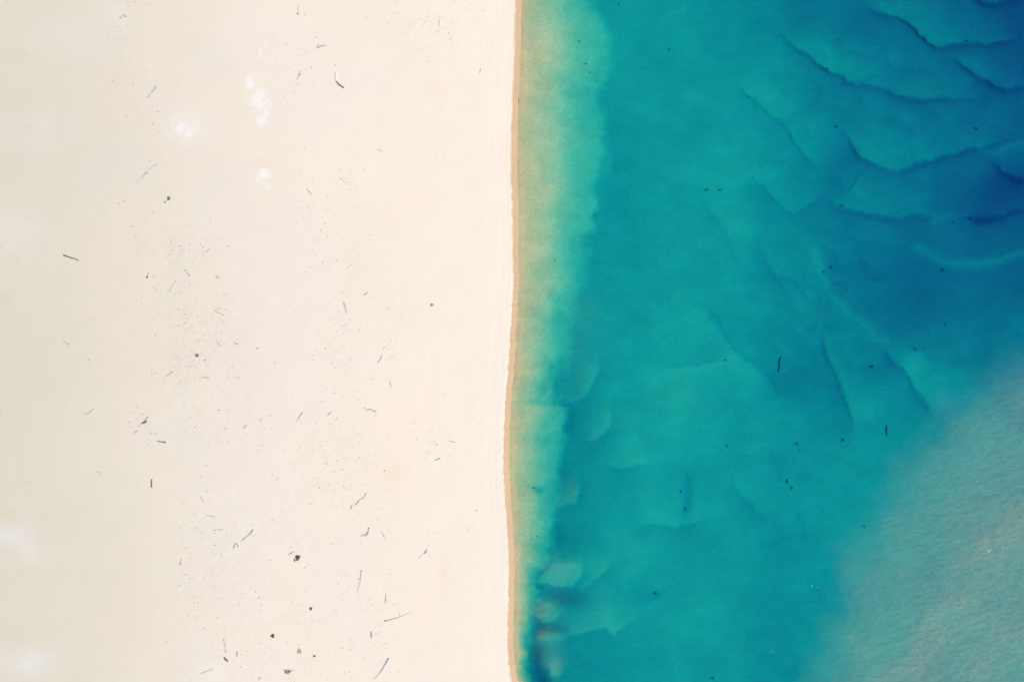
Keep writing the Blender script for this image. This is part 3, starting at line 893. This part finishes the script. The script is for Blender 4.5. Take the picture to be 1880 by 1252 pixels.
log('G', [(1818, 158), (1790, 192), (1760, 216), (1733, 240)], 1.2, .6, 'grey', 'slanting grey branch leading down to a bluish stump, lower sand', branches=((.15, 60, 4, 'grey'), (.75, -50, 3, 'grey')))
log('G', [(1682, 288), (1692, 266), (1704, 262), (1712, 284)], 1.9, 1.4, 'blue', 'chunky bluish stump at the foot of the slanting grey branch')
log('G', [(1609, 940), (1612, 968), (1618, 1004), (1624, 1040)], 1.0, .7, 'grey', 'upright grey branch above the black log, lower left', branches=((.35, 40, 3, 'blue'), (.8, -30, 4, 'brown')))
log('G', [(1610, 1073), (1622, 1087), (1636, 1101)], 1.6, 1.5, 'dark', 'short black log near the bottom of the sand', branches=((.3, 160, 3, 'grey'),))
stick('G', [(1703, 1033), (1703, 1048), (1702, 1066)], .9, .7, 'dark', 'short upright black stick right of the black log')
stick('G', [(1448, 1186), (1486, 1172), (1532, 1154)], .6, .4, 'grey', 'long faint twig rising to the right at the bottom left of the scrap field', knob=(0, 1.0, 'grey'))
stick('G', [(1533, 162), (1566, 158), (1602, 156)], .5, .6, 'grey', 'faint level twig with a short fork below the level dark stick', branches=((.12, -70, 4, 'grey'), (.9, 50, 3, 'grey')))
log('H', [(754, 203), (780, 192), (800, 180), (807, 163), (810, 146)], .8, 1.0, 'grey', 'sharply bent log with a paler twin limb beside it, lower sand', second=([(778, 204), (800, 196), (808, 176)], .8, .6, 'blue'), knob=(1, 1.3, 'dark'))
stick('H', [(901, 170), (914, 193), (927, 220)], .6, 1.0, 'grey', 'slanting dark stick right of the sharply bent log')
log('H', [(1174, 362), (1200, 334), (1224, 312), (1246, 264)], .7, .7, 'pale', 'pale knobbly log nearest the wet strip on the lower sand', second=([(1212, 326), (1228, 306)], 1.5, 1.0, 'blue'))
log('H', [(758, 455), (753, 500), (745, 546), (726, 604)], 1.1, .5, 'blue', 'upright lilac grey log trailing into a thin tail, lower sand', knob=(0, 1.5, 'grey'))
stick('H', [(935, 622), (933, 655), (931, 688)], .8, 1.0, 'grey', 'upright dark grey stick above the longest thin branch')
stick('H', [(929, 811), (985, 797), (1040, 779), (1112, 748)], .7, .35, 'brown', 'longest thin branch rising to the right from a dark knob', knob=(0, 1.5, 'dark'))
stick('H', [(827, 892), (828, 912), (828, 932)], .8, .8, 'dark', 'short black stick with two knobs on the lower right sand', knob=(0, 1.1, 'dark'))
log('H', [(951, 1085), (932, 1118), (906, 1160), (880, 1196), (847, 1228)], 1.5, .5, 'blue', 'long pale blue log with thick root end at the bottom of the sand', knob=(0, 2.0, 'blue'), branches=((.1, -35, 4, 'blue'), (.8, 30, 3, 'grey')))
stick('H', [(274, 314), (252, 325), (229, 338)], .7, .6, 'grey', 'grey twig just above left of the largest shrub')
stick(None, [(953.8, 180), (954.6, 185), (953.6, 191)], .6, .5, 'grey', 'thin dark twig lying on the orange wet strip, upper part')

# the one stone
pt, _ = sand_point(*cpx('D', (1265, 978)))
me = blob_mesh('stone', .34, .24, .2, 41, .18, 3)
me.materials.append(STONE)
o = link('stone', me)
o.location = pt + Vector((0, 0, .05))
tag(o, 'rounded tan stone alone on clean sand left of the wet strip', 'stone')


# shrubs
def shrub(px, py, rx, ry, leaf, label, n=420, ring=0.0, group='shrubs growing on the sand', hgt=.55):
    base, _ = sand_point(px, py)
    th = empty('shrub', base)
    rr = random.Random(int(px * 3 + py))
    bm = bmesh.new()
    for k in range(n):
        a = rr.uniform(0, 2 * math.pi)
        q = math.sqrt(rr.uniform(ring ** 2, 1))
        w = 1 + .22 * math.sin(3 * a + px) + .15 * math.sin(5 * a + py)
        x = math.cos(a) * q * rx * M * w; y = math.sin(a) * q * ry * M * w
        z = (hgt * min(rx, ry) * M * 1.3) * math.sqrt(max(0, 1 - .85 * q * q)) * rr.uniform(.35, 1.0)
        c = Vector((x, y, z + .02))
        d = Vector((rr.gauss(0, 1), rr.gauss(0, 1), rr.gauss(.3, .5))).normalized()
        s = d.cross(Vector((rr.gauss(0, 1), rr.gauss(0, 1), rr.gauss(0, 1)))).normalized()
        ln, wd = rr.uniform(.07, .14), rr.uniform(.02, .04)
        vs_ = [bm.verts.new(c - d * ln * .5), bm.verts.new(c + s * wd), bm.verts.new(c + d * ln * .5), bm.verts.new(c - s * wd)]
        bm.faces.new(vs_)
    me = bpy.data.meshes.new('foliage'); bm.to_mesh(me); bm.free()
    me.materials.append(LEAF[leaf])
    link('foliage', me, th)
    for k in range(4):
        a = rr.uniform(0, 6.28)
        e = Vector((math.cos(a) * rx * M * .6, math.sin(a) * ry * M * .6, hgt * min(rx, ry) * M * .6))
        limb('stem', th, [base, base + e * .5 + Vector((0, 0, .05)), base + e], .035, .014, WOOD['brown'], k + int(px), None, base)
    tag(th, label, 'shrub', group)
    return th


x, y = cpx('H', (301, 357)); shrub(x, y, 4.0, 4.8, 'green', 'largest dark green shrub, round, on the lower sand', 700)
x, y = cpx('H', (278, 375)); shrub(x, y, 1.3, 2.8, 'green', 'narrow leafy crescent put in for shade at the lower left of the largest shrub', 200)  # leafy crescent added in place of the largest shrub's shadow
x, y = cpx('H', (394, 723)); shrub(x, y, 2.2, 2.6, 'green', 'small round olive shrub between the largest shrub and the pale blue log', 190)
x, y = cpx('H', (121, 918)); shrub(x, y, 3.1, 3.5, 'green', 'compact bright dark green shrub, left of the sparse ring shaped bush', 360)
x, y = cpx('H', (312, 1028)); shrub(x, y, 3.2, 4.2, 'olive', 'sparse ring shaped bush with sand showing in its centre', 130, ring=.75)
x, y = cpx('H', (420, 1063)); shrub(x, y, 2.4, 1.8, 'olive', 'tiny sparse bush right of the ring shaped bush', 90, ring=.2)
x, y = cpx('H', (228, 1173)); shrub(x, y, 6.4, 3.8, 'olive', 'wide sparse two lobed bush at the bottom edge of the sand', 300, ring=.35)
x, y = cpx('C', (1213, 215)); shrub(x, y, 2.7, 3.8, 'green', 'lone green shrub on the upper left sand below the long pale log', 260)
x, y = cpx('C', (1188, 240)); shrub(x, y, 2.0, 1.8, 'olive', 'grey dry bush touching the left of the lone green shrub', 60, ring=.2)
x, y = cpx('E', (1416, 128)); shrub(x, y, 3.2, 3.0, 'olive', 'dark grass tuft on the middle left sand', 200, ring=.3)

# ------------------------------------------------------------------ scraps: small twigs and bits, one object each
twig_meshes = []
for k in range(7):
    rr = random.Random(400 + k)
    n = 5
    pts = [Vector(((i / (n - 1) - .5), .18 * math.sin(i * 1.3 + k) * rr.uniform(.3, 1), .05)) for i in range(n)]
    twig_meshes.append(tube_mesh('twig', pts, [.16 * (1 - .4 * abs(i / (n - 1) - .4)) * rr.uniform(.8, 1.2) for i in range(n)], 5, .2, k))
bit_meshes = [blob_mesh('wood_scrap', .5, .38, .25, 500 + k, .35, 1) for k in range(5)]
SCR = {
    'A': '920,20,2 965,15,2 315,20 244,252 175,405,2 8,550 835,280,3 918,184,2 842,192 900,290 935,295 935,268 965,280 1050,520,3 960,604,2 1200,168 1205,315 865,445 1135,805,2 907,835,2 940,890 1095,893,2 1140,960,2 1190,862 1132,1142 1076,1161,2 985,1160 1566,46 1835,160 1140,128 780,262 475,1135 1050,40,2 1080,42 1030,150 1385,36',
    'B': '318,225 135,75 218,323,2 197,370 430,270,2 222,455 145,440 140,462 188,512 224,518 325,518 345,535 400,480 398,488,2 375,458 570,470,3 950,57,2 1145,92 1180,140,2 1230,125,2 1248,100 1305,237,2 1395,285,3 1385,240,2 1375,215 1590,133,2 1633,80,2 1645,160 1615,340 1245,445,2 1108,385 1095,425 1345,798 575,245 725,975 595,1152,2 228,1058,2 236,1088 437,1052 440,1128 1298,1120 1350,1120 600,1220,2 1045,247 1090,260 330,350 1100,622 350,105,2',
    'C': '855,250,2 885,230,2 905,238,3 900,325,3 1100,315,2 1075,335 1515,382,2 1193,437,2 1167,430 1220,412 1233,495 1230,525,2 1243,583,3 1290,560,2 1305,552,2 1360,540 1365,548,2 1440,540,2 1455,565,3 1490,590,3 1503,578,2 1480,512 1645,555,3 1405,640,4 315,573 1103,770,3 1135,755 1767,805 1110,855,2 1118,870,2 1095,850 1365,830,2 1358,848 1300,890,2 1603,898,2 1618,900,2 1095,950 1150,950 1283,1008,2 1335,995 1330,1045,3 1530,1055,3 1615,1010,2 1605,1100,3 1690,1090 1167,1080 1330,1108,2 1245,1132 1200,1140 1115,1193,2 1590,1185,3 1322,1217 945,415,3 960,440 975,490,2 980,535 660,1078 1280,1128,2 1175,1160',
    'D': '320,45,2 278,88 605,68,2 615,78,2 630,90,2 640,95 660,103,2 155,250,2 325,235,2 370,275,2 345,352,3 300,317 480,248 545,283 497,395,2 573,402 466,440,4 423,512 440,515,2 515,487,2 515,555,2 423,616 580,655,2 480,672,2 395,708,3 355,742 660,585 688,692 660,712,2 718,742 805,325 820,478,2 838,400 1177,120 1485,60 635,818 663,840 620,885,3 528,865 575,832 500,983 575,990 282,1030,2 918,852 950,1008,3 1435,1028 625,1130,3 640,1118 630,1180 740,1160,2 890,1115 890,1155 455,1182 640,1225 970,1225,2 1075,1105 190,332',
    'E': '636,162,2 305,205 675,300,3 730,120 1265,30,4 1850,75,3 1470,160,3 1360,208,2 1403,208 1120,258,2 1090,243,3 1305,312,2 1670,208,3 1640,278,3 1690,285,2 1715,290,2 975,317 1146,410 985,497,2 1025,550,2 930,607,4 1090,682,2 1120,690,3 1215,720,3 1322,480,4 1395,500 1570,520,3 1635,520 1800,543,2 1400,640,2 1330,668,2 1762,637,6 1620,650,4 1635,742,2 1770,690 1280,600 1340,600 1365,575,2 685,912 700,965,2 722,970,3 745,1048 195,1033,2 110,750 82,828 25,908 1420,915,2 1425,938,2 1480,915,2 1515,1005,2 1488,1098,5 1540,1090 8,545,2 1055,1093',
    'F': '10,75,4 425,98,2 500,75,2 490,110 575,100 605,65 490,150 548,184,3 565,215,3 670,150,2 685,165,2 919,70,5 830,295,2 693,288 470,340,2 565,398,2 135,183,2 1207,125 1000,430 738,450,2 1513,435 862,556,2 580,585,5 610,645 35,588,5 100,558,2 1130,615,3 1145,680 1095,660 735,695,3 745,745 745,800 742,860,2 722,887 632,865,3 585,885,3 1300,765,2 1553,903 520,850 490,905,2 455,935 435,1010,2 430,1055,2 455,1077,2 620,945,2 155,1010,3 115,990,2 230,1015 520,1055,2 655,1015 650,1083,2 690,1085,2 725,1100 925,955,2 340,1205 455,1222 1585,1238,2 45,775,2 210,810 690,740',
    'G': '1082,92,2 1078,110 1200,190,2 1205,210 1330,262 1335,290,2 1380,150 1450,185,2 1545,182,2 1840,280,3 1543,270,3 1543,330 1593,322,2 1593,345,2 1365,355,3 1503,412 1545,427 1305,475 1338,478,2 1365,508,2 1293,560,2 1275,615,2 1390,680,3 1420,680,2 1350,765,2 1465,862,2 1510,835 1643,747 1170,925,3 1195,960,2 1738,1052,2 1730,1140,3 1745,610,3 1863,642,2 1835,600,2 1865,1222,4 325,1015 390,1028 315,155 235,72 198,180 300,270',
    'H': '618,662,3 780,633 1020,1170,2 672,1175,2 635,1185,2 948,970 800,962 850,988 593,548,3 460,535 428,812 25,642,2 38,970,2 100,1020 115,1010 355,425,4 405,350 100,375,4 25,1225,5 45,1180 185,115 1120,1140 260,660 125,75 900,1105,2 1530,155,4',
}
scr = []
for c, s in SCR.items():
    for tok in s.split():
        q = [float(v) for v in tok.split(',')]
        x, y = cpx(c, q)
        if 2 < y < 1250:
            scr.append((x, y, q[2] if len(q) > 2 else 1.2))
scr.sort(key=lambda q: -q[2])
rr = random.Random(77)
for mi, me in enumerate(twig_meshes):
    me.materials.append(WOOD[('scrap', 'grey', 'scrap', 'blue', 'dark', 'scrap', 'grey')[mi]])
for mi, me in enumerate(bit_meshes):
    me.materials.append(WOOD[('scrap', 'dark', 'scrap', 'scrap', 'grey')[mi]])
n_t = n_b = 0
rest = []
for x, y, s in scr:
    pt, z = sand_point(x, y)
    if s >= 2.9 and n_t < 290:
        me = twig_meshes[n_t % 7]
        o = link('twig', me)
        L = s * 1.15 * M * rr.uniform(.9, 1.25)
        o.scale = (L * 1.15, L * .6 if s < 4 else L * .36, L * .35)
        o.rotation_euler = (0, 0, rr.uniform(0, math.pi) if s < 5 else math.radians(45))
        tone = ('grey', 'grey', 'grey', 'bluish', 'dark', 'grey', 'grey')[n_t % 7]
        zone = 'on the landward side of the dry sand' if x < 430 else ('in the middle of the dry sand' if x < 700 else 'on the seaward side of the dry sand')
        tag(o, f'short {tone} twig lying among scraps {zone}', 'twig', f'short {tone} twigs {zone}')
        n_t += 1
    elif n_b < 290:
        me = bit_meshes[n_b % 5]
        o = link('wood_scrap', me)
        L = s * 1.3 * M * rr.uniform(.85, 1.25)
        o.scale = (L, L * rr.uniform(.55, .9), L * .6)
        o.rotation_euler = (0, 0, rr.uniform(0, math.pi))
        tone = ('grey', 'dark', 'grey', 'grey', 'pale grey')[n_b % 5]
        zone = 'on the landward side of the dry sand' if x < 430 else ('in the middle of the dry sand' if x < 700 else 'on the seaward side of the dry sand')
        tag(o, f'tiny {tone} scrap of weathered wood {zone}', 'wood scrap', f'tiny {tone} wood scraps {zone}')
        n_b += 1
    else:
        rest.append((x, y, s)); continue
    o.location = pt + Vector((0, 0, .02))

# the finest litter, past counting: one object
bm = bmesh.new()
bands = [(225, 20, 25, 80, 40), (260, 330, 25, 120, 60), (285, 230, 20, 30, 30), (350, 455, 50, 14, 110), (330, 600, 45, 110, 160), (395, 660, 60, 50, 130), (420, 770, 50, 40, 90), (300, 780, 40, 40, 50), (590, 420, 40, 90, 150),
         (620, 600, 30, 90, 120), (600, 790, 40, 60, 150), (640, 880, 40, 50, 120), (580, 880, 40, 40, 60), (540, 120, 40, 60, 130), (780, 40, 50, 30, 90), (820, 50, 30, 30, 40), (380, 990, 50, 70, 130), (400, 1150, 60, 70, 160), (500, 1100, 60, 60, 110), (600, 1040, 60, 80, 130),
         (670, 1130, 40, 60, 90), (520, 960, 60, 40, 90), (720, 620, 30, 120, 60), (790, 790, 30, 40, 40), (560, 1210, 90, 40, 110), (240, 60, 12, 60, 30), (650, 330, 12, 14, 25), (690, 1000, 100, 200, 120)]
for x, y, s in rest:
    bands.append((x, y, .5, .5, 2))
rr = random.Random(991)
for bx, by, sx, sy, cnt in bands:
    for k in range(int(cnt * .5) or 1):
        x = rr.gauss(bx, sx); y = rr.gauss(by, sy)
        if not (2 < y < 1250 and 2 < x < 905): continue
        # litter gathers in little strings
        for j in range(rr.choice((1, 1, 1, 2, 3))):
            xx = x + rr.gauss(0, 3.2); yy = y + rr.gauss(0, 1.6)
            p, _ = sand_point(xx, yy)
            a = rr.uniform(0, math.pi); ln = rr.uniform(.08, .20); wd = rr.uniform(.03, .055)
            d = Vector((math.cos(a), math.sin(a), 0)); s = Vector((-d.y, d.x, 0))
            h = Vector((0, 0, .05))
            q = [bm.verts.new(p - d * ln * .5 - s * wd), bm.verts.new(p + d * ln * .5 - s * wd * .5), bm.verts.new(p + d * ln * .5 + s * wd * .5), bm.verts.new(p - d * ln * .5 + s * wd),
                 bm.verts.new(p - d * ln * .3 + h), bm.verts.new(p + d * ln * .3 + h)]
            for f in ((q[0], q[1], q[5], q[4]), (q[2], q[3], q[4], q[5]), (q[1], q[2], q[5]), (q[3], q[0], q[4])):
                bm.faces.new(f)
me = bpy.data.meshes.new('wrack_litter'); bm.to_mesh(me); bm.free()
me.materials.append(WOOD['litter'])
tag(link('wrack_litter', me), 'fine grey wrack litter strewn in faint bands over the sand', 'litter', kind='stuff')

# ------------------------------------------------------------------ things under and on the water
_dx, _dy, _dd = SEA_D


def bed_point(px, py):
    xs = np.array([[px]], float); ys = np.array([[py]], float)
    d, u, k = depth_at(xs, ys)
    z = -float(d[0, 0]) * DS + .02
    return Vector(P3(xs[0], ys[0], z)[0])


def seaweed(px, py, rx, ry, label, n=60, sc=.8, group='dark seaweed clumps on the seabed'):
    b = bed_point(px, py)
    rr = random.Random(int(px + 3 * py))
    bm = bmesh.new()
    for k in range(int(n * .45)):
        a = rr.uniform(0, 6.28); q = rr.random() ** .8 * .85
        p = Vector((math.cos(a) * q * rx * M, math.sin(a) * q * ry * M, 0))
        d = Vector((rr.gauss(0, 1), rr.gauss(0, 1), rr.uniform(.1, .7))).normalized()
        s = d.cross(Vector((0, 0, 1))).normalized() * rr.uniform(.03, .06)
        L = rr.uniform(.12, .3)
        v = [p - s, p + s, p + d * L * .5 + s * .9 + Vector((0, 0, .05)), p + d * L * .5 - s * .9 + Vector((0, 0, .05)), p + d * L]
        v = [bm.verts.new(c) for c in v]
        bm.faces.new(v[:4]); bm.faces.new((v[3], v[2], v[4]))
    me = bpy.data.meshes.new('seaweed_clump'); bm.to_mesh(me); bm.free()
    me.materials.append(LEAF['weed'])
    o = link('seaweed_clump', me); o.location = b
    tag(o, label, 'seaweed', group)
    return o


def sunken(pts, r0, r1, label):
    W = [bed_point(*p) + Vector((0, 0, .08)) for p in pts]
    base = bed_point(*pts[0])
    th = empty('sunken_log', base)
    sd = int(pts[0][0])
    limb('trunk', th, W, r0 * M, r1 * M, WOOD['wet'], sd, None, base)
    i = len(W) // 2
    for s in (1, -1):
        d = Vector((s * .35, .25, .05))
        limb('branch', th, [W[i], W[i] + d * .6, W[i] + d], r0 * M * .5, r0 * M * .25, WOOD['wet'], sd + s, None, base)
    tag(th, label, 'log', 'sunken logs on the seabed')


sunken([(1434, 656), (1431, 664), (1431.5, 674), (1429, 683)], 1.7, 1.2, 'long upright sunken log, dark, in the middle of the turquoise water')
sunken([(1628, 782), (1627.5, 790), (1628.5, 800)], 1.4, 1.3, 'short upright sunken log close to the edge of the painted glint')
for x, y, rx, ry, n, lab in (
        (1526, 491, 3, 3.5, 90, 'small black seaweed dot between two pale underwater bars'),
        (1511, 499, 3, 3, 60, 'faint seaweed patch left of the small black seaweed dot'),
        (1730, 496, 3.4, 3.4, 100, 'round black seaweed dot below the long pale underwater bar'),
        (1601, 673, 4.5, 2.4, 90, 'flat wide seaweed clump on the deeper seabed right of the long sunken log'),
        (1680, 642, 3, 2, 40, 'faint seaweed clump under a curved sand ridge above the painted glint'),
        (1781, 403, 3, 3.5, 80, 'dark seaweed clump on the rim of the deepest blue hollow'),
        (1750, 408, 2.5, 2.5, 40, 'faint seaweed clump left of the rim of the deepest blue hollow'),
        (1547, 378, 3, 2, 50, 'seaweed clump in the bend of the long level sand ridge'),
        (1518, 127, 4, 3, 50, 'seaweed clump caught on the long upper sand ridge'),
        (1536, 233, 2.2, 2, 50, 'small seaweed clump at the left start of a curved ridge'),
        (1792, 237, 2.4, 2.4, 60, 'small seaweed dot in the deep blue near the right edge'),
        (1774, 76, 2.4, 2.4, 50, 'seaweed dot on the topmost long sand ridge'),
        (1445, 884, 2.4, 5, 80, 'ragged upright seaweed clump low in the turquoise water'),
        (1453, 896, 2.4, 2.6, 40, 'small seaweed clump just below the ragged upright clump'),
        (1547, 808, 2.4, 2.6, 60, 'seaweed clump left of the short sunken log'),
        (1462, 815, 3.2, 2.2, 50, 'level seaweed clump halfway between the sunken logs and the ragged clump'),
        (1469, 826, 1.6, 1.6, 25, 'tiny seaweed dot just below the level seaweed clump'),
        (1298, 349, 5, 1.8, 60, 'wide flat seaweed streak in open turquoise water, left one of a pair'),
        (1322, 349, 4, 2.2, 60, 'wide flat seaweed streak in open turquoise water, right one of a pair'),
        (1332, 661, 2.6, 1.6, 45, 'seaweed speck at the end of the faint curved line'),
        (1334, 818, 2, 3, 35, 'seaweed speck in open turquoise water upper right of the long blue pit'),
        (1250, 902, 2.5, 3, 40, 'seaweed at the left side of the long blue pit'),
        (1258, 934, 3, 4, 50, 'seaweed at the bottom of the long blue pit'),
        (1203, 1088, 5, 4, 70, 'dark blue seaweed bed at the end of a slanting sand lobe'),
        (1308, 1244, 3, 4, 40, 'seaweed clump at the bottom edge of the water'),
        (1063, 77, 2.2, 1.6, 40, 'seaweed speck on the pale shallows near the top'),
        (1075, 118, 2.4, 1.6, 40, 'seaweed speck on the pale shallows, upper of two close specks'),
        (1082, 134, 1.5, 1.8, 30, 'seaweed speck on the pale shallows, lower of two close specks'),
        (1228, 92, 2, 2, 40, 'lone seaweed dot in turquoise water near the top'),
        (1136, 9, 2, 2, 40, 'seaweed dot at the top edge just beyond the pale shallows'),
        (1018, 478, 1.7, 1.4, 30, 'seaweed speck on the pale shallows halfway down'),
        (1092, 397, 1.4, 1.4, 25, 'seaweed speck just beyond the pale shallows halfway down'),
        (1586, 966, 1.5, 2.2, 40, 'black seaweed speck on the edge of the painted glint'),
        (1373, 179, 2.2, 2, 40, 'seaweed dot on a faint upper ridge'),
        (1734, 595, 1.6, 1.4, 30, 'seaweed speck in the blue water right of centre'),
        (980, 896, 4.5, 3.0, 60, 'dark seaweed patch in the pale shallows near the wet strip'),
        (987, 984, 1.4, 1.1, 25, 'small seaweed speck in the narrow lower shallows')):
    seaweed(x, y, rx, ry, lab, n)

for x, y, s, lab in ((1418, 1195, .12, 'white fleck floating near the bottom, left of the painted glint'), (1815, 1012, .14, 'white fleck floating on the brown band of the painted glint'),
                     (1490, 1075, .10, 'faint white fleck floating left of the painted glint edge'), (1503, 1077, .08, 'faintest white fleck floating at the painted glint edge'),
                     (1820, 1009, .10, 'small white fleck touching the one on the brown band')):
    me = blob_mesh('foam_fleck', s, s * .6, .04, int(x), .3, 2)
    me.materials.append(FOAM)
    o = link('foam_fleck', me)
    o.location = Vector(P3(np.array([x], float), np.array([y], float), .02)[0])
    tag(o, lab, 'foam', 'white flecks on the water')
